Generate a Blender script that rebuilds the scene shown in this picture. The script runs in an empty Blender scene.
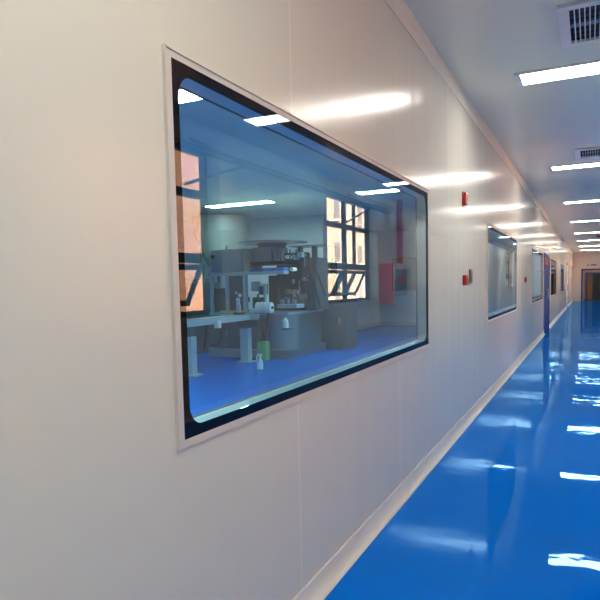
import bpy, bmesh, math, random
from mathutils import Vector, Matrix
random.seed(7)
PI = math.pi
C = bpy.context.scene.collection

# ---------------------------------------------------------------- materials
def new_mat(name):
    m = bpy.data.materials.new(name); m.use_nodes = True
    nt = m.node_tree; nt.nodes.clear()
    out = nt.nodes.new('ShaderNodeOutputMaterial')
    return m, nt, out

def N(nt, t, **kw):
    n = nt.nodes.new(t)
    for k, v in kw.items():
        setattr(n, k, v)
    return n

def noise_bump(nt, scale_xyz, scale, strength, dist=0.01, detail=2.0, prev=None):
    tc = N(nt, 'ShaderNodeTexCoord')
    mp = N(nt, 'ShaderNodeMapping'); mp.inputs['Scale'].default_value = scale_xyz
    nz = N(nt, 'ShaderNodeTexNoise'); nz.inputs['Scale'].default_value = scale; nz.inputs['Detail'].default_value = detail
    bp = N(nt, 'ShaderNodeBump'); bp.inputs['Strength'].default_value = strength; bp.inputs['Distance'].default_value = dist
    nt.links.new(tc.outputs['Object'], mp.inputs['Vector'])
    nt.links.new(mp.outputs[0], nz.inputs['Vector'])
    nt.links.new(nz.outputs[0], bp.inputs['Height'])
    if prev: nt.links.new(prev.outputs[0], bp.inputs['Normal'])
    return bp

def principled(name, col, rough=0.4, metal=0.0, spec=0.5, var=0.06, vscale=8.0, bump=None, coat=0.0, transmission=0.0):
    m, nt, out = new_mat(name)
    p = N(nt, 'ShaderNodeBsdfPrincipled')
    p.inputs['Roughness'].default_value = rough
    p.inputs['Metallic'].default_value = metal
    p.inputs['Specular IOR Level'].default_value = spec
    p.inputs['Coat Weight'].default_value = coat
    p.inputs['Coat Roughness'].default_value = 0.05
    p.inputs['Transmission Weight'].default_value = transmission
    tc = N(nt, 'ShaderNodeTexCoord')
    nz = N(nt, 'ShaderNodeTexNoise'); nz.inputs['Scale'].default_value = vscale; nz.inputs['Detail'].default_value = 3
    mx = N(nt, 'ShaderNodeMix', data_type='RGBA')
    c = list(col) + [1]
    mx.inputs['A'].default_value = [max(0, x*(1-var)) for x in col] + [1]
    mx.inputs['B'].default_value = [min(1, x*(1+var)) for x in col] + [1]
    nt.links.new(tc.outputs['Object'], nz.inputs['Vector'])
    nt.links.new(nz.outputs[0], mx.inputs['Factor'])
    nt.links.new(mx.outputs['Result'], p.inputs['Base Color'])
    if bump:
        b = noise_bump(nt, *bump); nt.links.new(b.outputs[0], p.inputs['Normal'])
    nt.links.new(p.outputs[0], out.inputs[0])
    return m

def panel_mat(name, col, rough, axis=1, off=0.616, pitch=1.23, seamcol=None, wav=(0.6, 4.0, 0.5), wscale=1.2, wstr=0.25, wdist=0.01):
    """lacquered sandwich panel: seams every `pitch` along an axis, faint waviness"""
    m, nt, out = new_mat(name)
    p = N(nt, 'ShaderNodeBsdfPrincipled')
    p.inputs['Roughness'].default_value = rough
    p.inputs['Specular IOR Level'].default_value = 0.20
    tc = N(nt, 'ShaderNodeTexCoord'); sp = N(nt, 'ShaderNodeSeparateXYZ')
    nt.links.new(tc.outputs['Object'], sp.inputs[0])
    def M(op, a, b=None):
        n = N(nt, 'ShaderNodeMath', operation=op)
        for i, v in enumerate((a, b)):
            if v is None: continue
            if isinstance(v, (int, float)): n.inputs[i].default_value = v
            else: nt.links.new(v, n.inputs[i])
        return n.outputs[0]
    s = M('SUBTRACT', sp.outputs[axis], off)
    s = M('DIVIDE', s, pitch); s = M('ADD', s, 40.5); s = M('FRACT', s); s = M('SUBTRACT', s, 0.5); s = M('ABSOLUTE', s)
    seam = M('LESS_THAN', s, 0.0022/pitch)
    mx = N(nt, 'ShaderNodeMix', data_type='RGBA')
    mx.inputs['A'].default_value = list(col)+[1]
    mx.inputs['B'].default_value = list(seamcol or [min(1, c*1.22) for c in col])+[1]
    nt.links.new(seam, mx.inputs['Factor'])
    nt.links.new(mx.outputs['Result'], p.inputs['Base Color'])
    b = noise_bump(nt, wav, wscale, wstr, wdist, 1.0)
    nt.links.new(b.outputs[0], p.inputs['Normal'])
    nt.links.new(p.outputs[0], out.inputs[0])
    return m

def emit_mat(name, col, strength):
    m, nt, out = new_mat(name)
    e = N(nt, 'ShaderNodeEmission'); e.inputs[0].default_value = list(col)+[1]; e.inputs[1].default_value = strength
    nt.links.new(e.outputs[0], out.inputs[0])
    return m

def glass_mat(name, tint, k=2.4, smear=0.0, wavy=0.0, black=False, refl=(0.95, 0.95, 0.97)):
    m, nt, out = new_mat(name)
    fr = N(nt, 'ShaderNodeFresnel')
    ge = N(nt, 'ShaderNodeNewGeometry')
    io = N(nt, 'ShaderNodeMapRange'); io.inputs['To Min'].default_value = 1.5; io.inputs['To Max'].default_value = 1/1.5
    nt.links.new(ge.outputs['Backfacing'], io.inputs['Value']); nt.links.new(io.outputs[0], fr.inputs['IOR'])
    mu = N(nt, 'ShaderNodeMath', operation='MULTIPLY'); mu.use_clamp = True; mu.inputs[1].default_value = k
    nt.links.new(fr.outputs[0], mu.inputs[0])
    gl = N(nt, 'ShaderNodeBsdfGlossy'); gl.inputs['Roughness'].default_value = 0.0; gl.inputs['Color'].default_value = list(refl)+[1]
    if wavy:
        b = noise_bump(nt, (1, 1.6, 0.35), 2.2, wavy, 0.02, 1.0); nt.links.new(b.outputs[0], gl.inputs['Normal'])
    if black:
        base = N(nt, 'ShaderNodeBsdfDiffuse'); base.inputs[0].default_value = (0.006, 0.006, 0.007, 1)
        src = base.outputs[0]
    else:
        tr = N(nt, 'ShaderNodeBsdfTransparent'); tr.inputs[0].default_value = list(tint)+[1]
        src = tr.outputs[0]
        if smear:
            tc = N(nt, 'ShaderNodeTexCoord')
            n1 = N(nt, 'ShaderNodeTexNoise'); n1.inputs['Scale'].default_value = 1.3; n1.inputs['Detail'].default_value = 5; n1.inputs['Distortion'].default_value = 2.5
            mp = N(nt, 'ShaderNodeMapping'); mp.inputs['Rotation'].default_value = (0.6, 0, 0); mp.inputs['Scale'].default_value = (1, 0.8, 2.2)
            nt.links.new(tc.outputs['Object'], mp.inputs[0]); nt.links.new(mp.outputs[0], n1.inputs['Vector'])
            rp = N(nt, 'ShaderNodeMapRange'); rp.inputs['From Min'].default_value = 0.47; rp.inputs['From Max'].default_value = 0.78
            rp.inputs['To Min'].default_value = smear*0.15; rp.inputs['To Max'].default_value = smear
            nt.links.new(n1.outputs[0], rp.inputs['Value'])
            df = N(nt, 'ShaderNodeBsdfDiffuse'); df.inputs[0].default_value = (0.65, 0.75, 0.85, 1)
            ms = N(nt, 'ShaderNodeMixShader')
            nt.links.new(rp.outputs[0], ms.inputs[0]); nt.links.new(tr.outputs[0], ms.inputs[1]); nt.links.new(df.outputs[0], ms.inputs[2])
            src = ms.outputs[0]
    mix = N(nt, 'ShaderNodeMixShader')
    nt.links.new(mu.outputs[0], mix.inputs[0]); nt.links.new(src, mix.inputs[1]); nt.links.new(gl.outputs[0], mix.inputs[2])
    nt.links.new(mix.outputs[0], out.inputs[0])
    return m

def floor_mat():
    """self-levelling blue epoxy: pigmented body under a blue tinted glossy layer"""
    m, nt, out = new_mat('blue_epoxy')
    df = N(nt, 'ShaderNodeBsdfDiffuse')
    gl = N(nt, 'ShaderNodeBsdfGlossy'); gl.inputs['Roughness'].default_value = 0.02
    gl.inputs['Color'].default_value = (0.30, 0.66, 1.0, 1)
    fr = N(nt, 'ShaderNodeFresnel'); fr.inputs['IOR'].default_value = 1.37
    tc = N(nt, 'ShaderNodeTexCoord')
    nz = N(nt, 'ShaderNodeTexNoise'); nz.inputs['Scale'].default_value = 0.9; nz.inputs['Detail'].default_value = 6
    nt.links.new(tc.outputs['Object'], nz.inputs['Vector'])
    mx = N(nt, 'ShaderNodeMix', data_type='RGBA')
    mx.inputs['A'].default_value = (0.0, 0.170, 0.74, 1)
    mx.inputs['B'].default_value = (0.0, 0.190, 0.80, 1)
    nt.links.new(nz.outputs[0], mx.inputs['Factor']); nt.links.new(mx.outputs['Result'], df.inputs['Color'])
    b1 = noise_bump(nt, (1.0, 0.8, 1), 1.8, 0.40, 0.008, 2.0)
    b2 = noise_bump(nt, (1, 1.4, 1), 6.5, 0.26, 0.0016, 2.0, prev=b1)
    nt.links.new(b2.outputs[0], gl.inputs['Normal'])
    mix = N(nt, 'ShaderNodeMixShader')
    nt.links.new(fr.outputs[0], mix.inputs[0]); nt.links.new(df.outputs[0], mix.inputs[1]); nt.links.new(gl.outputs[0], mix.inputs[2])
    nt.links.new(mix.outputs[0], out.inputs[0])
    return m

def facade_mat(name, brick, mortar, scale):
    m, nt, out = new_mat(name)
    p = N(nt, 'ShaderNodeBsdfPrincipled'); p.inputs['Roughness'].default_value = 0.85
    tc = N(nt, 'ShaderNodeTexCoord')
    sp = N(nt, 'ShaderNodeSeparateXYZ'); cb = N(nt, 'ShaderNodeCombineXYZ')
    br = N(nt, 'ShaderNodeTexBrick'); br.inputs['Scale'].default_value = scale
    br.inputs['Color1'].default_value = list(brick)+[1]; br.inputs['Color2'].default_value = [c*0.88 for c in brick]+[1]
    br.inputs['Mortar'].default_value = list(mortar)+[1]; br.inputs['Mortar Size'].default_value = 0.02
    nt.links.new(tc.outputs['Object'], sp.inputs[0])
    nt.links.new(sp.outputs[1], cb.inputs[0]); nt.links.new(sp.outputs[2], cb.inputs[1])
    nt.links.new(cb.outputs[0], br.inputs['Vector'])
    nt.links.new(br.outputs[0], p.inputs['Base Color']); nt.links.new(p.outputs[0], out.inputs[0])
    return m

LAMP = 25.0
MT = {}
MT['wall'] = panel_mat('wall_panel_cream', (0.67, 0.645, 0.55), 0.19, wav=(0.6, 5.0, 0.25), wscale=1.3, wstr=0.35)
MT['wallr'] = panel_mat('wall_panel_outer', (0.60, 0.59, 0.51), 0.25)
MT['wallx'] = panel_mat('wall_panel_end', (0.70, 0.66, 0.60), 0.25, axis=0)
MT['ceil'] = panel_mat('ceiling_panel', (0.80, 0.82, 0.67), 0.20, off=0.25, pitch=1.23, seamcol=(0.79, 0.81, 0.66), wav=(3.0, 0.5, 1))
MT['room'] = panel_mat('room_panel', (0.82, 0.84, 0.82), 0.35)
MT['roomx'] = panel_mat('room_panel_cross', (0.82, 0.84, 0.82), 0.35, axis=0)
MT['cove'] = principled('cove_aluminium', (0.78, 0.71, 0.62), 0.4, spec=0.3)
MT['trim'] = principled('white_trim', (0.64, 0.59, 0.52), 0.5, spec=0.25)
MT['floor'] = floor_mat()
MT['glass'] = glass_mat('viewing_glass', (0.46, 0.77, 0.74), 1.5, smear=0.11, refl=(0.90, 0.95, 0.97))
MT['glass2'] = glass_mat('viewing_glass_wavy', (0.42, 0.72, 0.82), 1.5, smear=0.08, wavy=0.03, refl=(0.72, 0.88, 0.98))
MT['glass3'] = glass_mat('filmed_glass', (0.72, 0.84, 0.90), 0.30)
MT['blind'] = principled('pale_blind', (0.62, 0.66, 0.68), 0.6, spec=0.1)
MT['border'] = glass_mat('black_glass_border', (0, 0, 0), 0.6, black=True)
MT['clear'] = glass_mat('outer_clear_glass', (0.93, 0.95, 0.95), 1.0)
MT['frame_dark'] = principled('dark_grey_frame', (0.035, 0.05, 0.06), 0.4, 0.3)
MT['reveal'] = principled('reveal_aluminium', (0.60, 0.66, 0.68), 0.4, 0.2)
MT['lamp'] = emit_mat('lamp_diffuser', (1.0, 0.94, 0.84), LAMP)
MT['lampr'] = emit_mat('lamp_diffuser_room', (0.92, 1.0, 1.0), LAMP*3.2)
MT['white'] = principled('white_plastic', (0.75, 0.75, 0.74), 0.4)
MT['vent_dark'] = principled('vent_dark', (0.012, 0.014, 0.02), 0.6)
MT['vent_bar'] = principled('vent_bar', (0.14, 0.20, 0.28), 0.4)
MT['red'] = principled('red_plastic', (0.42, 0.008, 0.012), 0.35)
MT['redlens'] = principled('red_lens', (0.55, 0.01, 0.015), 0.2, coat=0.5)
MT['darkred'] = principled('dark_red_enamel', (0.60, 0.02, 0.03), 0.4, spec=0.2)
MT['doorred'] = principled('dull_red_door_panel', (0.30, 0.03, 0.05), 0.5, spec=0.15)
MT['brownplate'] = principled('brown_grey_plate', (0.10, 0.085, 0.065), 0.35)
MT['yellow'] = principled('yellow_tape', (0.65, 0.55, 0.10), 0.5)
MT['steel'] = principled('brushed_steel', (0.26, 0.31, 0.33), 0.33, 0.75, bump=((1, 1, 12), 8, 0.1, 0.004))
MT['steel_dark'] = principled('dark_steel', (0.09, 0.12, 0.13), 0.38, 0.45)
MT['steel_black'] = principled('blackened_steel', (0.045, 0.055, 0.06), 0.45, 0.4)
MT['steel_pale'] = principled('pale_painted_steel', (0.42, 0.50, 0.53), 0.35, 0.1)
MT['cab_grey'] = principled('cabinet_grey', (0.25, 0.27, 0.26), 0.45)
MT['cab_dark'] = principled('cabinet_dark', (0.035, 0.06, 0.075), 0.4)
MT['blue_tray'] = principled('blue_tray', (0.03, 0.22, 0.75), 0.4)
MT['green'] = principled('green_plastic', (0.12, 0.38, 0.12), 0.45)
MT['rubber'] = principled('black_rubber', (0.02, 0.02, 0.022), 0.55)
MT['paper'] = principled('paper_roll', (0.78, 0.80, 0.80), 0.6)
MT['bottle'] = principled('milky_bottle', (0.72, 0.80, 0.84), 0.25)
MT['bluedoor'] = principled('blue_door', (0.015, 0.05, 0.24), 0.5, spec=0.12)
MT['blueframe'] = principled('blue_frame', (0.01, 0.10, 0.42), 0.5, spec=0.15)
MT['tan'] = principled('tan_wood', (0.70, 0.40, 0.16), 0.45)
MT['tan2'] = principled('tan_panel', (0.48, 0.26, 0.11), 0.5)
MT['dark'] = principled('dark_glass_leaf', (0.02, 0.02, 0.022), 0.2)
MT['sign'] = principled('sign_green', (0.10, 0.14, 0.12), 0.4)
MT['noticegrey'] = principled('grey_board', (0.20, 0.23, 0.25), 0.5)
MT['brick'] = facade_mat('peach_brick', (0.80, 0.38, 0.22), (0.85, 0.50, 0.34), 1.2)
MT['brick2'] = facade_mat('pale_brick', (0.80, 0.52, 0.36), (0.88, 0.66, 0.50), 1.0)
MT['outwin'] = principled('outside_window', (0.30, 0.24, 0.20), 0.5)
MT['ledge'] = principled('outside_ledge', (0.75, 0.62, 0.52), 0.8)
MT['asphalt'] = principled('asphalt', (0.22, 0.20, 0.19), 0.9)
MT['roofing'] = principled('concrete_slab', (0.4, 0.4, 0.4), 0.9)

# ---------------------------------------------------------------- mesh helpers
class MB:
    def __init__(s): s.bm = bmesh.new(); s.smooth = False
    def box(s, x0, x1, y0, y1, z0, z1, bev=0.0, rot=None):
        r = bmesh.ops.create_cube(s.bm, size=1.0)
        vs = r['verts']
        for v in vs:
            v.co = Vector(((x0+x1)/2+v.co.x*(x1-x0), (y0+y1)/2+v.co.y*(y1-y0), (z0+z1)/2+v.co.z*(z1-z0)))
        if rot:
            bmesh.ops.rotate(s.bm, verts=vs, cent=rot[0], matrix=Matrix.Rotation(rot[1], 3, rot[2]))
        if bev:
            es = list({e for v in vs for e in v.link_edges})
            bmesh.ops.bevel(s.bm, geom=es, offset=bev, segments=2, affect='EDGES', profile=0.6)
        return s
    def cone(s, p, q, r0, r1, seg=20, caps=True):
        p, q = Vector(p), Vector(q); d = q-p
        m = Matrix.Translation((p+q)/2) @ d.to_track_quat('Z', 'Y').to_matrix().to_4x4()
        bmesh.ops.create_cone(s.bm, cap_ends=caps, segments=seg, radius1=r0, radius2=r1, depth=d.length, matrix=m)
        return s
    def tube(s, p, q, r, seg=14): return s.cone(p, q, r, r, seg)
    def sphere(s, c, r, sc=(1, 1, 1)):
        bmesh.ops.create_uvsphere(s.bm, u_segments=16, v_segments=10, radius=r, matrix=Matrix.Translation(c) @ Matrix.Diagonal((*sc, 1)))
        return s
    def path(s, pts, r, seg=8):
        for a, b in zip(pts, pts[1:]): s.tube(a, b, r, seg)
        for a in pts[1:-1]: s.sphere(a, r)
        return s
    def prism(s, prof, axis, a0, a1, close=True):
        """profile of 2D points extruded along an axis (0,1,2)"""
        rings = []
        for a in (a0, a1):
            ring = []
            for (u, v) in prof:
                co = {0: (a, u, v), 1: (u, a, v), 2: (u, v, a)}[axis]
                ring.append(s.bm.verts.new(co))
            rings.append(ring)
        n = len(prof)
        for i in range(n if close else n-1):
            j = (i+1) % n
            s.bm.faces.new((rings[0][i], rings[0][j], rings[1][j], rings[1][i]))
        if close:
            s.bm.faces.new(rings[0]); s.bm.faces.new(rings[1][::-1])
        return s
    def build(s, name, mat, parent=None, smooth=False):
        bmesh.ops.recalc_face_normals(s.bm, faces=s.bm.faces)
        if parent:
            off = Vector((0, 0, 0)); a = parent
            while a: off += a.location; a = a.parent
            bmesh.ops.translate(s.bm, verts=s.bm.verts[:], vec=-off)
        me = bpy.data.meshes.new(name); s.bm.to_mesh(me); s.bm.free()
        me.materials.append(MT[mat] if isinstance(mat, str) else mat)
        if smooth:
            for f in me.polygons: f.use_smooth = True
            try: me.set_sharp_from_angle(angle=math.radians(40))
            except Exception: pass
        o = bpy.data.objects.new(name, me); C.objects.link(o)
        if parent:
            o.parent = parent
        return o

def empty(name, loc=(0, 0, 0)):
    o = bpy.data.objects.new(name, None); o.location = loc; o.empty_display_size = 0.1; C.objects.link(o); return o
def tag(o, label=None, cat=None, group=None, kind=None):
    if label: o['label'] = label
    if cat: o['category'] = cat
    if group: o['group'] = group
    if kind: o['kind'] = kind
    return o
def thing(name, label, cat, loc=(0, 0, 0), group=None):
    return tag(empty(name, loc), label, cat, group)
def struct(name, mb, mat, smooth=False):
    return tag(mb.build(name, mat, smooth=smooth), kind='structure')
def kids(o): return [c for c in bpy.data.objects if c.parent == o]
def copy_tree(o, parent=None):
    c = o.copy(); C.objects.link(c)
    if parent: c.parent = parent
    for ch in kids(o): copy_tree(ch, c)
    return c

# ---------------------------------------------------------------- setting
H = 2.6; W = 2.25; YB = -3.0; YE = 36.0
RX = -7.0; RYE = 16.4     # the production room behind the viewing windows

b = MB().box(RX-0.2, W+0.22, YB-0.2, YE+6.0, -0.15, 0.0)
struct('floor', b, 'floor')
b = MB().box(RX-0.2, W+0.22, YB-0.2, YE+6.0, H, H+0.15)
struct('ceiling', b, 'ceil')

WY = [(1.17, 3.70), (6.06, 8.60), (11.00, 13.52), (16.27, 18.92), (21.65, 24.27)]     # outer trim of each viewing window
WZ0, WZ1 = 0.757, 1.712
DY = [(13.95, 15.72), (27.25, 28.75)]; DZ = 1.745
TH = 0.05
holes = sorted([(a+0.05, c-0.05, WZ0+0.043, WZ1-0.043) for a, c in WY] + [(a, c, 0.0, DZ) for a, c in DY])
b = MB(); y = YB
for (a, c, z0, z1) in holes:
    b.box(-TH, 0, y, a, 0, H)
    if z0 > 0: b.box(-TH, 0, a, c, 0, z0)
    b.box(-TH, 0, a, c, z1, H)
    y = c
b.box(-TH, 0, y, YE, 0, H)
struct('wall_left', b, 'wall')

# opposite outside wall with windows
OW = [(2.85, 4.86), (7.42, 9.50), (13.6, 15.5), (18.2, 19.9), (26.0, 28.6), (31.6, 34.8)]  # last opening is unseen, added to bring daylight onto the end wall
OZ0, OZ1 = 0.90, 2.42
b = MB(); y = YB
for (a, c) in OW:
    b.box(W, W+0.22, y, a, 0, H); b.box(W, W+0.22, a, c, 0, OZ0); b.box(W, W+0.22, a, c, OZ1, H); y = c
b.box(W, W+0.22, y, YE, 0, H)
struct('wall_right', b, 'wallr')
b = MB().box(-TH, W+0.22, YB-0.15, YB, 0, H)
struct('wall_back', b, 'wallx')

# end wall with door opening
EX0, EX1 = 0.44, 1.81
b = MB().box(-TH, EX0, YE, YE+0.12, 0, H).box(EX1, W+0.22, YE, YE+0.12, 0, H).box(EX0, EX1, YE, YE+0.12, 1.74, H)
struct('wall_end', b, 'wallx')
b = MB().box(-0.3, -0.2, YE+0.12, YE+4.5, 0, H).box(W+0.2, W+0.3, YE+0.12, YE+4.5, 0, H).box(-0.3, W+0.3, YE+4.4, YE+4.5, 0, H)
struct('wall_vestibule', b, 'tan2')

def cove(name, xs, y0, y1):
    b = MB()
    prof = [(0.0, 0.0), (0.034, 0.0)]
    for k in range(7):
        t = k/6*PI/2
        prof.append((0.030*(1-math.sin(t))+0.002, 0.078*(1-math.cos(t))))
    prof.append((0.004, 0.082)); prof.append((0.0, 0.082))
    prof = [(u*1.0, v) for u, v in prof]
    for a, c in ((y0, y1),):
        b.prism([(xs[0]+xs[1]*u, v) for u, v in prof], 1, a, c)
    return b
b = MB()
segs = []; y = YB
for a, c in DY: segs.append((y, a)); y = c
segs.append((y, YE))
def cove_prof(x0, sx):
    pr = [(x0, 0.0), (x0+sx*0.036, 0.0), (x0+sx*0.036, 0.003)]
    for k in range(8):
        t = k/7*PI/2
        pr.append((x0+sx*(0.034-0.028*math.sin(t)), 0.005+0.072*(1-math.cos(t))))
    pr += [(x0+sx*0.006, 0.083), (x0, 0.083)]
    return pr
for a, c in segs: b.prism(cove_prof(0.0, 1), 1, a, c)
struct('baseboard_left', b, 'cove')
struct('baseboard_right', MB().prism(cove_prof(W, -1), 1, YB, YE), 'cove')
b = MB().box(0.04, EX0-0.05, YE-0.02, YE, 0, 0.08).box(EX1+0.05, W-0.04, YE-0.02, YE, 0, 0.08)
struct('baseboard_end', b, 'cove')
def ceil_prof(x0, sx):
    pr = [(x0, H), (x0, H-0.100), (x0+sx*0.004, H-0.100)]
    for k in range(8):
        t = k/7*PI/2
        pr.append((x0+sx*(0.005+0.012*(1-math.cos(t))), H-0.095+0.088*math.sin(t)))
    pr += [(x0+sx*0.018, H-0.005), (x0+sx*0.018, H)]
    return pr
struct('trim_1', MB().prism(ceil_prof(0.0, 1), 1, YB, YE), 'cove')
struct('trim_2', MB().prism(ceil_prof(W, -1), 1, YB, YE), 'cove')

# production room shell
b = MB().box(RX-0.1, RX, YB, 11.6, 0, H); struct('wall_room_outer', b, 'room')
b = MB().box(RX, -4.12, 11.6, 11.7, 0, H); struct('wall_room_partition', b, 'roomx')
b = MB().box(-4.60, -4.50, 11.7, RYE, 0, H); struct('wall_room_side', b, 'room')
b = MB().box(-4.50, -TH, RYE, RYE+0.1, 0, H); struct('wall_room_far', b, 'roomx')
b = MB().box(RX, -TH, YB-0.1, YB, 0, H); struct('wall_room_back', b, 'roomx')
b = MB().box(-4.50, -4.45, 11.72, RYE, 0, 0.09).box(-4.45, -TH-0.01, RYE-0.04, RYE, 0, 0.09)
struct('baseboard_room', b, 'trim')
# rooms behind the farther windows
b = MB().box(-4.6, -4.5, RYE+0.1, YE, 0, H).box(-4.5, -TH, 25.6, 25.7, 0, H).box(-4.5, -TH, 20.2, 20.3, 0, H)
struct('wall_store_room', b, 'cab_grey')

# ---------------------------------------------------------------- viewing windows in the left wall
def rounded(y0, y1, z0, z1, r, n=8):
    pts = []
    for (cy, cz, a0) in ((y1-r, z1-r, 0), (y0+r, z1-r, PI/2), (y0+r, z0+r, PI), (y1-r, z0+r, 3*PI/2)):
        for k in range(n+1):
            a = a0+k/n*PI/2
            pts.append((cy+r*math.cos(a), cz+r*math.sin(a)))
    return pts
def outer_pts(y0, y1, z0, z1, inner):
    # matching points on the outer rectangle
    cy, cz = (y0+y1)/2, (z0+z1)/2
    n = len(inner)//4; out = []
    corners = [(y1, z1), (y0, z1), (y0, z0), (y1, z0)]
    for i, (py, pz) in enumerate(inner):
        q = i//n; k = i % n; cyq, czq = corners[q]
        # first half of the arc goes to one side, second half to the other
        h = (n-1)/2
        if k == h: out.append((cyq, czq))
        elif q in (0, 2): out.append((cyq, pz) if k < h else (py, czq))
        else: out.append((py, czq) if k < h else (cyq, pz))
    return out
def ring(y0, y1, z0, z1, iy0, iy1, iz0, iz1, r, x0, x1):
    """flat plate between a rectangle and a rounded opening, with thickness"""
    inn = rounded(iy0, iy1, iz0, iz1, r); out = outer_pts(y0, y1, z0, z1, inn)
    m = MB(); bm = m.bm; L = []
    for x in (x0, x1):
        L.append(([bm.verts.new((x, a, c)) for a, c in inn], [bm.verts.new((x, a, c)) for a, c in out]))
    n = len(inn)
    for i in range(n):
        j = (i+1) % n
        bm.faces.new((L[1][0][i], L[1][0][j], L[1][1][j], L[1][1][i]))
        bm.faces.new((L[0][1][i], L[0][1][j], L[0][0][j], L[0][0][i]))
        bm.faces.new((L[0][0][i], L[0][0][j], L[1][0][j], L[1][0][i]))
        bm.faces.new((L[1][1][i], L[1][1][j], L[0][1][j], L[0][1][i]))
    return m
def filled(pts, x0, x1):
    m = MB(); m.prism(pts, 0, x0, x1); return m
for k, (a, c) in enumerate(WY):
    w = tag(empty('window_%d' % (k+1), (0, (a+c)/2, WZ0)), kind='structure')
    t = 0.026
    m = MB()
    m.box(0.0, 0.006, a, c, WZ1-0.017, WZ1).box(0.0, 0.006, a, c, WZ0, WZ0+0.019)
    m.box(0.0, 0.006, a, a+0.024, WZ0+0.019, WZ1-0.017).box(0.0, 0.006, c-0.010, c, WZ0+0.019, WZ1-0.017)
    m.box(0.0, 0.010, a-0.003, a+0.004, WZ0-0.003, WZ1+0.003).box(0.0, 0.010, a, c, WZ1-0.001, WZ1+0.004)
    m.build('window_frame', 'trim', w)
    Y0, Y1, Z0, Z1 = a+0.024, c-0.010, WZ0+0.019, WZ1-0.017
    # glass opening
    iy0, iy1, iz0, iz1 = a+0.052, c-0.045, WZ0+0.046, WZ1-0.044
    ring(Y0, Y1, Z0, Z1, iy0, iy1, iz0, iz1, 0.055, 0.0005, 0.004).build('glass_border', 'border', w)
    gm = MB(); vs = [gm.bm.verts.new((0.002, p, q)) for p, q in rounded(iy0-0.001, iy1+0.001, iz0-0.001, iz1+0.001, 0.055)]
    gm.bm.faces.new(vs)
    gm.build('glass_pane', 'glass' if k == 0 else 'glass3' if k == 2 else 'glass2', w)
    if k == 2:
        MB().box(-0.035, -0.03, iy0+0.001, iy1-0.03, iz0+0.06, iz1-0.001).build('drawn_blind', 'blind', w)
    # lining of the opening
    m = MB()
    m.box(-TH-0.004, -0.001, iy0-0.02, iy1+0.02, iz0-0.012, iz0-0.0005)
    m.box(-TH-0.004, -0.001, iy0-0.02, iy1+0.02, iz1+0.0005, iz1+0.012)
    m.box(-TH-0.004, -0.001, iy0-0.014, iy0-0.0005, iz0, iz1)
    m.box(-TH-0.004, -0.001, iy1+0.0005, iy1+0.014, iz0, iz1)
    m.build('window_lining', 'reveal', w)
    m = MB()
    x0, x1 = -TH-0.012, -TH-0.004
    m.box(x0, x1, iy0-0.03, iy1+0.03, iz0-0.03, iz0+0.002).box(x0, x1, iy0-0.03, iy1+0.03, iz1-0.002, iz1+0.03)
    m.box(x0, x1, iy0-0.03, iy0+0.002, iz0, iz1).box(x0, x1, iy1-0.002, iy1+0.03, iz0, iz1)
    m.build('inner_seal', 'steel_black', w)

# ---------------------------------------------------------------- outside windows in the right wall, the last an added daylight opening
for k, (a, c) in enumerate(OW):
    w = tag(empty('window_%d' % (k+6), (W, (a+c)/2, OZ0)), kind='structure')
    x0, x1 = W+0.14, W+0.20
    f = 0.04
    m = MB()
    m.box(x0, x1, a, c, OZ0, OZ0+f).box(x0, x1, a, c, OZ1-f, OZ1)
    m.box(x0, x1, a, a+f, OZ0, OZ1).box(x0, x1, c-f, c, OZ0, OZ1)
    m.box(x0, x1, a, c, 1.98, 2.05).box(x0, x1, a, c, 1.38, 1.47)
    mid = a+(c-a)*0.5
    m.box(x0, x1, mid-0.03, mid+0.03, OZ0, OZ1)
    m.box(x0+0.005, x1-0.005, mid+0.40, mid+0.435, 1.47, OZ1)
    m.build('window_frame', 'frame_dark', w)
    m = MB(); m.box(x0+0.025, x0+0.031, a, c, 1.47, OZ1); m.build('glass_pane', 'clear', w)
    MB().box(W-0.012, x0, a-0.02, c+0.02, OZ0-0.03, OZ0).build('window_sill', 'trim', w)
    for (s0, s1) in ((a+f, mid-0.03), (mid+0.03, mid+0.03+(c-f-mid-0.03)/2), (mid+0.03+(c-f-mid-0.03)/2, c-f)):
        piv = Vector((x1, 0, 1.38)); ang = math.radians(-26)
        r = (piv, ang, 'Y')
        m = MB(); g = 0.048; zz0, zz1 = OZ0+f+0.01, 1.375
        m.box(x1-0.03, x1, s0, s1, zz0, zz0+g, rot=r).box(x1-0.03, x1, s0, s1, zz1-g, zz1, rot=r)
        m.box(x1-0.03, x1, s0, s0+g, zz0+g, zz1-g, rot=r).box(x1-0.03, x1, s1-g, s1, zz0+g, zz1-g, rot=r)
        sash = m.build('open_sash', 'frame_dark', w)
        MB().box(x1-0.018, x1-0.012, s0+g, s1-g, zz0+g, zz1-g, rot=r).build('sash_glass', 'clear', sash)
        MB().tube((x1-0.02, s0+0.02, OZ0+0.06), (x1+0.17, s0+0.03, OZ0+0.16), 0.008).build('stay', 'steel', sash)

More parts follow.
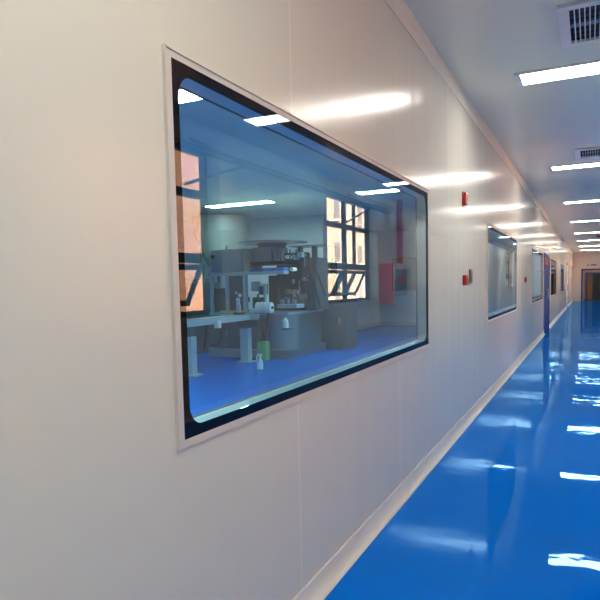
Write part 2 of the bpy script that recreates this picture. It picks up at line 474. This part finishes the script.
# ---------------------------------------------------------------- doors
for k, (a, c) in enumerate(DY):
    d = tag(empty('door_%d' % (k+1), (0, (a+c)/2, 0)), kind='structure')
    fm, lm, tm = ('blueframe', 'bluedoor', 'doorred') if k == 0 else ('trim', 'white', 'white')
    f = 0.06
    m = MB().box(-TH, 0.012, a, a+f, 0, DZ).box(-TH, 0.012, c-f, c, 0, DZ).box(-TH, 0.012, a+f, c-f, DZ-f, DZ)
    m.build('door_frame', fm, d)
    mid = (a+c)/2
    MB().box(-TH+0.01, -0.01, a+f, c-f, 1.52, DZ-f).build('transom_panel', tm, d)
    for (s0, s1, hs) in ((a+f, mid-0.003, 1), (mid+0.003, c-f, -1)):
        lf = MB().box(-TH+0.005, -0.005, s0, s1, 0.005, 1.515, bev=0.003).build('door_leaf', lm, d)
        hy = (s1-0.08) if hs == 1 else (s0+0.08)
        MB().tube((0.03, hy, 0.72), (0.03, hy, 0.98), 0.012).tube((-0.005, hy, 0.74), (0.03, hy, 0.74), 0.009).tube((-0.005, hy, 0.96), (0.03, hy, 0.96), 0.009).build('door_handle', 'steel', lf)
        ey = s0 if hs == 1 else s1
        for z in (0.16, 0.40, 1.30, 1.46):
            MB().tube((0.008, ey, z-0.03), (0.008, ey, z+0.03), 0.016).build('hinge', 'doorred' if k == 0 else 'steel', lf)
# end door: blue frame, open leaves, tan lining
d = tag(empty('door_3', ((EX0+EX1)/2, YE, 0)), kind='structure')
f = 0.07
MB().box(EX0, EX0+f, YE-0.03, YE+0.13, 0, 1.74).box(EX1-f, EX1, YE-0.03, YE+0.13, 0, 1.74).box(EX0+f, EX1-f, YE-0.03, YE+0.13, 1.67, 1.74).build('door_frame', 'blueframe', d)
MB().box(EX0+f, EX0+f+0.08, YE+0.2, YE+0.9, 0, 1.62).box(EX1-f-0.08, EX1-f, YE+0.2, YE+0.9, 0, 1.62).box(EX0+f, EX1-f, YE+0.2, YE+0.9, 1.56, 1.64).build('door_lining', 'tan', d)
MB().box(0.66, 0.72, YE+1.4, YE+1.46, 0, 1.55).box(0.72, 1.55, YE+1.4, YE+1.46, 1.5, 1.55).build('inner_frame', 'blueframe', d)
MB().box(1.0, 1.5, YE+1.42, YE+1.46, 0.02, 1.5).build('dark_leaf', 'dark', d)

# ---------------------------------------------------------------- outside
struct('ground', MB().box(-30, 90, -40, 110, -5.2, -5.0), 'asphalt')
def block(name, label, x, y0, y1, z1, mat, wy, wz, ww, wh):
    t = thing(name, label, 'building', (x, (y0+y1)/2, -5.0))
    MB().box(x, x+10, y0, y1, -5, z1).build('wall', mat, t)
    m = MB().box(x-0.3, x+10.3, y0-0.3, y1+0.3, z1, z1+0.5).build('roof_slab', 'ledge', t)
    z = -3.6
    while z+wh < z1-0.4:
        y = y0+1.2
        while y+ww < y1-0.8:
            wn = MB().box(x-0.04, x+0.02, y, y+ww, z, z+wh).build('window', 'outwin', t)
            MB().box(x-0.14, x, y-0.1, y+ww+0.1, z-0.12, z).build('ledge', 'ledge', wn)
            y += wy
        z += wz
    return t
block('brick_building', 'peach brick building mirrored at the left end of the near viewing window', 14.0, 8.0, 27.0, 9.0, 'brick', 4.2, 3.2, 0.9, 1.5)
block('brick_building', 'pale brick building with wide windows seen mirrored between the open sashes', 17.0, 32.0, 60.0, 11.0, 'brick2', 5.2, 3.3, 1.0, 1.5)

# ---------------------------------------------------------------- corridor ceiling lamps and vents
ORD = ['nearest', 'second nearest', 'third nearest', 'fourth nearest', 'fifth nearest', 'sixth nearest', 'seventh nearest', 'eighth nearest', 'farthest']
def lamp_thing(x0, x1, y0, y1, label, mat, group):
    t = thing('ceiling_lamp', label, 'ceiling lamp', ((x0+x1)/2, (y0+y1)/2, H), group)
    e = 0.014; g = 0.035
    m = MB().box(x0-g, x1+g, y0-e, y0, H-0.016, H-0.0005).box(x0-g, x1+g, y1, y1+e, H-0.016, H-0.0005)
    m.box(x0-g, x0, y0, y1, H-0.016, H-0.0005).box(x1, x1+g, y0, y1, H-0.016, H-0.0005)
    m.build('lamp_frame', 'white', t)
    MB().box(x0, x1, y0, y1, H-0.012, H-0.0005).build('diffuser', mat, t)
    return t
LY = [4.57, 8.42, 12.30, 16.45, 20.55, 24.6, 28.6, 32.6]
first = lamp_thing(0.44, 1.81, 0.565, 0.81, 'flat white ceiling lamp of the corridor, nearer than the first vent', 'lamp', 'corridor ceiling lamps')
for k, y in enumerate(LY):
    c = copy_tree(first); c.location.y = y+0.135
    c['label'] = 'lit white slim ceiling lamp, %s visible in the corridor row' % ORD[k if k < 7 else 8]
c = copy_tree(first); c.location.y = -1.9; c['label'] = 'white ceiling lamp at the back end of the corridor'
lamp_thing(0.44, 1.81, YE+0.95, YE+1.2, 'added fill lamp, unseen beyond the far doorway', 'lamp', 'corridor ceiling lamps')  # added lamp, out of view, brightens the dark vestibule behind the doorway
for (x0, x1, y0, lab) in ((-2.42, -1.05, 9.0, 'lit ceiling lamp behind the near viewing window, close to its upper right corner'),
                          (-5.25, -3.98, 9.0, 'long lit ceiling lamp behind the near viewing window, above the machines'),
                          (-3.10, -1.74, 3.68, 'lit ceiling lamp cut off by the upper left corner of the near viewing window')):
    lamp_thing(x0, x1, y0, y0+0.26, lab, 'lampr', 'machine room ceiling lamps')

def vent(y0, y1, label):
    x0, x1 = 0.725, 1.525
    t = thing('ceiling_vent', label, 'air vent', ((x0+x1)/2, (y0+y1)/2, H), 'corridor ceiling vents')
    g = 0.055
    m = MB().box(x0, x1, y0, y0+g, H-0.02, H-0.0005, bev=0.003).box(x0, x1, y1-g, y1, H-0.02, H-0.0005, bev=0.003)
    m.box(x0, x0+g, y0+g, y1-g, H-0.02, H-0.0005).box(x1-g, x1, y0+g, y1-g, H-0.02, H-0.0005)
    m.build('vent_frame', 'white', t)
    MB().box(x0+g, x1-g, y0+g, y1-g, H-0.004, H-0.0005).build('backing', 'vent_dark', t)
    m = MB(); 
    for q in range(7):
        yy = y0+g+0.03+q*(y1-y0-2*g-0.06)/6
        m.box(x0+g, x1-g, yy-0.004, yy+0.004, H-0.009, H-0.0045)
    mid = (y0+y1)/2
    m.build('rear_slats', 'vent_dark', t)
    MB().box(x0+g, x1-g, mid-0.025, mid+0.025, H-0.0100, H-0.0045).build('damper_bar', 'vent_bar', t)
    n = 27
    for q in range(1, n):
        x = x0+g+q*(x1-x0-2*g)/n
        MB().box(x-0.003, x+0.003, y0+g, y1-g, H-0.019, H-0.0105).build('slat', 'white', t)
vent(3.58, 4.19, 'white ceiling vent with dark louvres, nearest, in the top right corner')
vent(7.48, 8.01, 'white ceiling vent with dark louvres, smaller one between the first two lamps')
b = MB().cone((1.115, 22.4, H-0.05), (1.115, 22.4, H), 0.045, 0.06)
tag(b.build('ceiling_beacon', 'red', smooth=True), 'small red round device on the corridor ceiling behind the fifth lamp', 'ceiling device')
b = MB().cone((1.28, 31.0, H-0.06), (1.28, 31.0, H), 0.07, 0.09)
tag(b.build('smoke_detector', 'white', smooth=True), 'small pale round detector on the corridor ceiling near the end wall', 'smoke detector')

# ---------------------------------------------------------------- wall devices
t = thing('alarm_strobe', 'narrow vertical red alarm light high on the wall right of the near window', 'alarm light', (0, 4.91, 1.81))
MB().box(0, 0.008, 4.800, 4.885, 1.742, 1.850, bev=0.003).build('base_plate', 'red', t)
MB().box(0.008, 0.032, 4.810, 4.875, 1.747, 1.845, bev=0.010).build('lens', 'redlens', t, smooth=True)
def callpoint(y, label, s=0.045, x=0.0):
    t = thing('call_point', label, 'fire call point', (x, y, 1.17), 'red fire call points')
    MB().box(0, 0.028, y-s, y+s, 1.17-0.042, 1.17+0.038, bev=0.006).build('housing', 'red', t)
    MB().box(0.028, 0.031, y-s*0.55, y+s*0.55, 1.15, 1.185).build('press_plate', 'darkred', t)
callpoint(4.865, 'red square fire call point on the wall beside a dark narrow plate')
callpoint(9.77, 'red square fire call point between the second and third viewing windows')
callpoint(26.7, 'tiny red fire call point beyond the fifth viewing window')
callpoint(33.6, 'tiny red fire call point closest to the end wall')
for (y, lab) in ((26.7, 'tiny red alarm light above the call point beyond the fifth viewing window'), (33.6, 'tiny red alarm light on the wall closest to the end wall')):
    t = thing('alarm_strobe', lab, 'alarm light', (0, y, 1.78))
    MB().box(0, 0.012, y-0.07, y+0.07, 1.74, 1.86).build('base_plate', 'white', t)
    MB().box(0.012, 0.04, y-0.05, y+0.05, 1.75, 1.85, bev=0.01).build('lens', 'redlens', t)
t = thing('switch_plate', 'dark narrow switch plate on the wall just right of the red call point', 'switch', (0, 5.165, 1.2))
MB().box(0, 0.009, 5.09, 5.215, 1.145, 1.258, bev=0.002).build('plate', 'brownplate', t)
MB().box(0.009, 0.013, 5.11, 5.155, 1.16, 1.24).build('rocker', 'steel_dark', t)
MB().box(0.009, 0.012, 5.165, 5.20, 1.16, 1.24).build('rocker', 'brownplate', t)
tag(MB().box(0.73, 0.80, YE-0.03, YE-0.001, 1.90, 1.97).build('wall_sign', 'sign'), 'small dark square plate above the far doorway, left of the longer plate', 'sign')
tag(MB().box(0.90, 1.17, YE-0.03, YE-0.001, 1.90, 1.97).build('wall_sign', 'sign'), 'longer dark plate centred above the far doorway', 'sign')

# ---------------------------------------------------------------- hydrant cabinet and pipes on the right wall
hx = 2.01
t = thing('hydrant_cabinet', 'red sided fire hydrant cabinet with pale glazed front, mirrored in the near window', 'fire cabinet', (W, 10.0, 0.82))
MB().box(hx, W-0.001, 9.58, 10.42, 0.82, 1.49, bev=0.006).build('body', 'darkred', t)
MB().box(hx-0.012, hx, 9.58, 10.42, 0.82, 1.49).box(hx-0.015, hx-0.012, 9.58, 9.62, 0.82, 1.49).build('door', 'steel_pale', t)
MB().box(hx-0.018, hx-0.013, 9.68, 10.34, 0.95, 1.40).build('door_glass', 'noticegrey', t)
MB().box(hx-0.022, hx-0.016, 9.80, 10.22, 1.18, 1.28).build('door_band', 'darkred', t)
MB().box(hx-0.04, hx-0.012, 9.64, 9.66, 1.08, 1.2).build('handle', 'steel', t)
tag(MB().tube((2.12, 10.36, 1.495), (2.12, 10.36, H), 0.055, 16).build('riser_pipe', 'darkred', smooth=True), 'dark red vertical fire pipe running down into the hydrant cabinet', 'pipe')
t = thing('braced_pipe', 'thin dark double pipe with slanting braces, mirrored in the near viewing window', 'pipe', (W, 5.0, 2.3))
for (x, z) in ((2.17, 2.375), (2.14, 2.32)):
    MB().tube((x, -0.5, z), (x, 9.8, z), 0.017, 10).build('pipe_run', 'steel_black', t, smooth=True)
for y in (0.65, 5.25, 9.05):
    MB().tube((2.16, y, 2.35), (2.235, y-0.95, 2.04), 0.014, 8).build('brace', 'steel_black', t, smooth=True)
    MB().tube((2.16, y, 2.35), (2.235, y-0.85, 2.44), 0.014, 8).build('brace', 'steel_black', t, smooth=True)

# ---------------------------------------------------------------- machine room contents
# conveyor
t = thing('conveyor', 'pale steel conveyor on two square posts in front of the filling machine', 'conveyor', (-3.85, 7.2, 0))
MB().box(-3.98, -3.72, 5.2, 8.15, 0.655, 0.735, bev=0.006).build('belt_bed', 'steel_pale', t)
MB().box(-3.96, -3.74, 5.18, 8.17, 0.735, 0.742).build('belt', 'steel', t)
for (lx, ly) in ((-3.85, 6.50), (-3.875, 7.98)):
    l = MB().box(lx-0.07, lx+0.07, ly-0.06, ly+0.06, 0.02, 0.52, bev=0.005).build('post', 'steel_pale', t)
    MB().box(lx-0.12, lx+0.13, ly-0.10, ly+0.10, 0.0, 0.02).build('foot_plate', 'steel_pale', l)
    MB().box(lx-0.05, lx+0.05, ly-0.05, ly+0.05, 0.52, 0.655).build('bracket', 'steel_dark', l)
MB().box(-3.95, -3.60, 7.88, 8.12, 0.55, 0.652, bev=0.01).build('drive_motor', 'steel_black', t)
MB().box(-3.80, -3.75, 6.2, 6.28, 0.743, 0.84).box(-3.86, -3.70, 6.22, 6.26, 0.84, 0.87).build('sensor_bracket', 'white', t)
MB().box(-3.72, -3.66, 6.9, 6.98, 0.60, 0.70).build('clamp', 'white', t)
# paper roll, dark spool
t = thing('paper_roll', 'white ribbed roll lying at the right end of the conveyor', 'roll', (-3.56, 8.0, 0.74))
m = MB()
for q in range(8):
    m.tube((-3.68+q*0.032, 8.02, 0.836), (-3.652+q*0.032, 8.02, 0.836), 0.078 if q % 2 else 0.084, 24)
m.build('roll', 'paper', t, smooth=True)
MB().tube((-3.70, 8.02, 0.836), (-3.40, 8.02, 0.836), 0.02).build('core', 'steel_black', t)
MB().box(-3.71, -3.38, 7.96, 8.08, 0.7425, 0.75).build('cradle', 'steel_dark', t)
t = thing('label_spool', 'dark flat spool with pale hub standing on the conveyor left of the white roll', 'spool', (-3.85, 7.8, 0.742))
MB().tube((-3.87, 7.80, 0.743), (-3.87, 7.80, 0.775), 0.09, 24).build('spool_disc', 'steel_black', t, smooth=True)
MB().tube((-3.87, 7.80, 0.775), (-3.87, 7.80, 0.85), 0.03, 16).sphere((-3.87, 7.80, 0.87), 0.03).build('hub', 'steel_pale', t, smooth=True)
# spray bottle
t = thing('spray_bottle', 'milky plastic spray bottle standing on the blue floor', 'spray bottle', (-3.265, 7.33, 0))
MB().cone((-3.265, 7.33, 0.0), (-3.265, 7.33, 0.10), 0.044, 0.044, 20).cone((-3.265, 7.33, 0.10), (-3.265, 7.33, 0.155), 0.044, 0.016, 20).build('bottle_body', 'bottle', t, smooth=True)
MB().tube((-3.265, 7.33, 0.155), (-3.265, 7.33, 0.18), 0.018).box(-3.31, -3.235, 7.315, 7.345, 0.18, 0.215, bev=0.006).build('spray_head', 'white', t)
MB().box(-3.315, -3.305, 7.32, 7.34, 0.13, 0.185, rot=(Vector((-3.31, 7.33, 0.185)), 0.25, 'Y')).build('trigger', 'white', t)
# green can
t = thing('green_can', 'green plastic can on the floor behind the conveyor post', 'can', (-3.70, 8.2, 0))
MB().box(-3.79, -3.63, 8.16, 8.30, 0.0, 0.30, bev=0.015).build('can_body', 'green', t)
MB().tube((-3.74, 8.23, 0.30), (-3.74, 8.23, 0.33), 0.02).build('cap', 'rubber', t)

# filling machine
t = thing('filling_machine', 'large dark steel filling machine with wide top plate behind the near viewing window', 'machine', (-4.1, 9.1, 0))
MB().box(-4.88, -3.33, 8.42, 9.85, 0.0, 0.14, bev=0.01).build('plinth', 'steel', t)
MB().box(-4.82, -3.86, 8.48, 9.8, 0.14, 0.66, bev=0.008).build('base_cabinet', 'steel_dark', t)
for q in range(3):
    dd = MB().box(-4.79+q*0.31, -4.50+q*0.31, 8.468, 8.48, 0.19, 0.61, bev=0.003).build('door', 'steel_dark', t)
    MB().box(-4.53+q*0.31, -4.515+q*0.31, 8.45, 8.468, 0.36, 0.44).build('handle', 'steel', dd)
m = MB(); prof = []
for q in range(13):
    a = PI*0.5*q/12
    prof.append((-3.84+0.46*math.sin(a), 8.50+0.42*(1-math.cos(a))))
prof += [(-3.38, 9.75), (-3.84, 9.75)]
m.prism(prof, 2, 0.14, 0.70); m.build('curved_housing', 'steel', t, smooth=True)
MB().box(-3.80, -3.75, 8.36, 8.40, 0.16, 0.80, rot=(Vector((-3.77, 8.38, 0.16)), 0.16, 'Y')).build('drive_belt', 'rubber', t)
MB().box(-4.84, -3.36, 8.44, 9.82, 0.70, 0.74, bev=0.004).build('worktop', 'steel_pale', t)
MB().box(-4.62, -4.12, 8.42, 8.44, 0.735, 0.775).build('edge_strip', 'yellow', t)
for x in (-4.80, -4.50, -4.16):
    MB().box(x-0.03, x+0.03, 8.46, 8.52, 0.74, 1.36).build('upright', 'steel_pale', t)
MB().box(-4.47, -4.19, 8.50, 8.53, 0.76, 1.34).build('guard_panel', 'steel_dark', t)
MB().box(-4.77, -4.53, 8.50, 8.53, 0.76, 1.14).build('guard_panel', 'brownplate', t)
MB().box(-4.84, -3.42, 8.42, 8.60, 1.345, 1.395, bev=0.004).build('cross_beam', 'steel_pale', t)
cb = MB().box(-4.78, -4.14, 8.44, 9.05, 1.40, 1.775, bev=0.008).build('control_box', 'cab_grey', t)
MB().box(-4.74, -4.18, 8.43, 8.44, 1.43, 1.74).build('control_door', 'cab_grey', cb)
MB().tube((-4.73, 8.40, 1.66), (-4.73, 8.43, 1.66), 0.03).build('knob', 'rubber', cb)
for x in (-4.08, -3.82, -3.60):
    MB().box(x-0.09, x+0.09, 8.60, 8.78, 1.40, 1.455, bev=0.008).build('tray', 'blue_tray', t)
MB().box(-4.14, -3.52, 8.62, 9.0, 1.50, 1.56, bev=0.005).build('slide_plate', 'steel_black', t)
MB().box(-4.16, -3.68, 8.72, 9.1, 1.56, 1.80, bev=0.01).build('feed_box', 'steel', t)
MB().cone((-3.90, 8.95, 1.78), (-3.90, 8.95, 1.87), 0.22, 0.26, 28).build('top_funnel', 'steel_dark', t, smooth=True)
MB().tube((-3.88, 8.95, 1.87), (-3.88, 8.95, 1.884), 0.58, 40).build('top_plate', 'steel', t)
MB().box(-3.62, -2.98, 9.0, 9.5, 1.80, 1.815).build('side_plate', 'steel', t)
MB().box(-3.50, -3.44, 9.1, 9.2, 1.50, 1.80).box(-3.24, -3.18, 9.1, 9.2, 1.4, 1.80).build('plate_support', 'steel_black', t)
MB().box(-3.86, -3.20, 9.15, 9.7, 0.74, 1.62, bev=0.01).build('drive_housing', 'steel_dark', t)
MB().box(-4.12, -3.88, 9.2, 9.7, 0.74, 1.34, bev=0.01).build('rear_housing', 'steel_black', t)
rnd = random.Random(3)
for q in range(26):
    x = -3.80+rnd.random()*0.52; z = 0.95+rnd.random()*0.72; y = 8.80+rnd.random()*0.25
    mt = ['steel_black', 'steel_dark', 'steel', 'steel_black', 'steel_pale'][q % 5]
    if q % 3 == 0: MB().tube((x, y-0.08, z), (x, y+0.10, z), 0.022+0.022*rnd.random(), 14).build('roller', mt, t, smooth=True)
    elif q % 3 == 1: MB().box(x-0.05, x+0.05, y-0.04, y+0.06, z-0.035, z+0.035, bev=0.006).build('valve_block', mt, t)
    else: MB().tube((x, y, z-0.14), (x, y, z+0.10), 0.010, 8).build('guide_rod', mt, t)
MB().box(-3.83, -3.30, 8.98, 9.15, 0.76, 1.70).build('mounting_plate', 'steel_black', t)
for (x, z, r) in ((-3.60, 1.42, 0.035), (-3.42, 1.42, 0.032), (-3.50, 1.62, 0.03)):
    MB().tube((x, 8.70, z), (x, 8.84, z), r, 18).build('bright_cap', 'paper', t, smooth=True)
for (x0, x1, z0, z1, mt) in ((-4.12, -4.00, 1.08, 1.24, 'steel_pale'), (-3.98, -3.86, 1.02, 1.20, 'steel_dark'), (-4.10, -3.92, 0.80, 0.98, 'steel_black')):
    MB().box(x0, x1, 8.60, 8.72, z0, z1, bev=0.01).build('instrument_box', mt, t)
MB().box(-3.865, -3.825, 8.56, 8.60, 0.74, 1.18).box(-3.96, -3.825, 8.56, 8.60, 1.16, 1.20).build('bent_arm', 'steel_pale', t)
MB().box(-3.66, -3.30, 8.62, 8.90, 0.80, 0.86, bev=0.008).build('outfeed_tray', 'steel_pale', t)
for x in (-3.60, -3.50, -3.38):
    MB().tube((x, 8.70, 0.86), (x, 8.70, 0.94), 0.035, 14).build('nozzle', 'steel', t, smooth=True)
MB().tube((-3.40, 8.40, 0.50), (-3.40, 8.40, 0.60), 0.05, 16).cone((-3.40, 8.40, 0.60), (-3.40, 8.40, 0.66), 0.05, 0.015, 16).build('filter_cup', 'paper', t, smooth=True)
MB().box(-3.46, -3.34, 8.40, 8.56, 0.47, 0.50).build('cup_shelf', 'steel_dark', t)
MB().sphere((-4.28, 8.44, 0.95), 0.035).sphere((-4.24, 8.44, 1.02), 0.03).sphere((-4.31, 8.44, 1.06), 0.022).tube((-4.28, 8.45, 0.74), (-4.28, 8.45, 0.95), 0.03).build('tubing_bundle', 'paper', t, smooth=True)
for q in range(16):
    x = -4.78+rnd.random()*0.86; z = 0.78+rnd.random()*0.5; y = 8.54+rnd.random()*0.06
    mt = ['steel_black', 'steel_dark', 'cab_dark', 'steel_pale'][q % 4]
    if q % 2: MB().tube((x, y, 0.74), (x, y, z), 0.012+0.012*rnd.random(), 10).build('guide_rod', mt, t)
    else: MB().box(x-0.04, x+0.04, y-0.03, y+0.04, z-0.05, z+0.03, bev=0.006).build('valve_block', mt, t)
for q in range(9):
    x = -3.78+q*0.055; MB().tube((x, 8.72, 1.56+0.02*(q % 3)), (x, 8.72, 1.74-0.03*(q % 2)), 0.012, 8).build('guide_rod', ['steel_dark', 'steel', 'steel_black'][q % 3], t)
for (a, b2) in (((-3.35, 9.0, 1.7), (-3.05, 9.2, 0.98)), ((-3.30, 9.0, 1.5), (-3.2, 9.3, 0.8))):
    MB().path([a, ((a[0]+b2[0])/2+0.08, 9.05, (a[2]+b2[2])/2), b2], 0.012).build('cable', 'rubber', t, smooth=True)
# hose
pts = []
for q in range(19):
    a = -0.9+q/18*(1.45*PI)
    pts.append((-4.70+0.17*math.sin(a)*0.9, 8.32-0.02*math.cos(a), 0.40+0.20*math.cos(a)))
pts = [(-4.9, 8.34, 0.14)]+pts
MB().path(pts, 0.016).build('hose', 'rubber', t, smooth=True)
# electrical cabinet with pneumatic rack
t = thing('electrical_cabinet', 'dark floor cabinet right of the filling machine with a rack of rods on top', 'cabinet', (-3.35, 10.3, 0))
MB().box(-3.66, -3.02, 9.95, 10.6, 0.0, 0.97, bev=0.01).build('cabinet_body', 'cab_dark', t)
dd = MB().box(-3.63, -3.05, 9.94, 9.95, 0.06, 0.93).build('cabinet_door', 'cab_dark', t)
MB().box(-3.12, -3.09, 9.92, 9.94, 0.45, 0.58).build('handle', 'steel', dd)
MB().box(-3.60, -3.22, 10.0, 10.3, 0.97, 1.06).build('rack_base', 'steel_dark', t)
for q in range(5):
    MB().tube((-3.55+q*0.07, 10.05, 1.06), (-3.55+q*0.07, 10.05, 1.62-0.03*(q % 2)), 0.024, 12).build('rod', 'steel_dark' if q % 2 else 'steel_black', t, smooth=True)
MB().box(-3.59, -3.24, 10.08, 10.2, 1.06, 1.58).build('rack_plate', 'cab_dark', t)
# storage hopper in the back
t = thing('storage_hopper', 'large grey drum shaped hopper behind the control box', 'hopper', (-5.85, 10.4, 0))
MB().cone((-5.82, 10.4, 2.26), (-5.82, 10.4, 2.56), 0.56, 0.56, 32).cone((-5.82, 10.4, 1.60), (-5.82, 10.4, 2.26), 0.30, 0.56, 32).build('hopper_shell', 'cab_grey', t, smooth=True)
for a in range(4):
    x = -5.82+0.42*math.cos(PI/4+a*PI/2); y = 10.4+0.42*math.sin(PI/4+a*PI/2)
    MB().tube((x, y, 0.0), (x, y, 2.3), 0.03, 10).build('leg', 'steel_dark', t)
# grey cabinet with wall panel at the far end of the room
t = thing('wall_panel_board', 'grey rectangular board on the far wall of the machine room', 'wall board', (-3.8, RYE, 0.95))
MB().box(-4.10, -3.35, RYE-0.05, RYE-0.001, 0.96, 1.86, bev=0.008).build('board', 'noticegrey', t)
# second machine far left, mostly hidden by the reflected brick
t = thing('side_machine', 'dark cabinet machine low at the left end of the near viewing window', 'machine', (-6.0, 8.9, 0))
MB().box(-6.5, -5.25, 8.5, 9.4, 0.0, 1.25, bev=0.01).build('machine_body', 'cab_dark', t)
MB().box(-6.4, -5.4, 8.55, 9.3, 1.25, 1.33, bev=0.01).build('machine_top', 'steel_dark', t)
MB().tube((-5.7, 8.46, 1.05), (-5.7, 8.5, 1.05), 0.07, 20).build('dial', 'darkred', t)

# ---------------------------------------------------------------- light
w = bpy.data.worlds.new('world'); bpy.context.scene.world = w; w.use_nodes = True
nt = w.node_tree; nt.nodes.clear()
sky = nt.nodes.new('ShaderNodeTexSky'); sky.sky_type = 'NISHITA'; sky.sun_disc = False
sky.sun_elevation = math.radians(38); sky.sun_rotation = math.radians(-90); sky.dust_density = 2.0
bg = nt.nodes.new('ShaderNodeBackground'); bg.inputs[1].default_value = 0.5
wo = nt.nodes.new('ShaderNodeOutputWorld')
nt.links.new(sky.outputs[0], bg.inputs[0]); nt.links.new(bg.outputs[0], wo.inputs[0])
sl = bpy.data.lights.new('sun', 'SUN'); sl.energy = 36.0; sl.angle = math.radians(0.6); sl.color = (1.0, 0.93, 0.82)
so = bpy.data.objects.new('sun', sl); C.objects.link(so); so.location = (-20, 0, 30)
so.rotation_euler = Vector((1.0, 0.25, -0.75)).to_track_quat('-Z', 'Y').to_euler()

# ---------------------------------------------------------------- camera
yaw, pitch, roll = 0.4494, -0.0736, -0.0216
F = Vector((-math.sin(yaw)*math.cos(pitch), math.cos(yaw)*math.cos(pitch), math.sin(pitch)))
Rt = Vector((math.cos(yaw), math.sin(yaw), 0)); U = Rt.cross(F)
cr, sr = math.cos(roll), math.sin(roll)
Xc = cr*Rt+sr*U; Yc = -sr*Rt+cr*U; Zc = -F
M = Matrix(((Xc.x, Yc.x, Zc.x, 0.9037), (Xc.y, Yc.y, Zc.y, 0.0), (Xc.z, Yc.z, Zc.z, 1.1497), (0, 0, 0, 1)))
cd = bpy.data.cameras.new('camera'); cam = bpy.data.objects.new('camera', cd); C.objects.link(cam)
cam.matrix_world = M
cd.sensor_width = 36; cd.sensor_fit = 'HORIZONTAL'; cd.lens = 36*603.372/600
cd.shift_y = (330.53-300)/600; cd.clip_start = 0.02; cd.clip_end = 400
sc = bpy.context.scene; sc.camera = cam
sc.view_settings.view_transform = 'Standard'; sc.view_settings.look = 'None'
sc.view_settings.gamma = 1; sc.view_settings.use_curve_mapping = False
sc.view_settings.exposure = 0.12
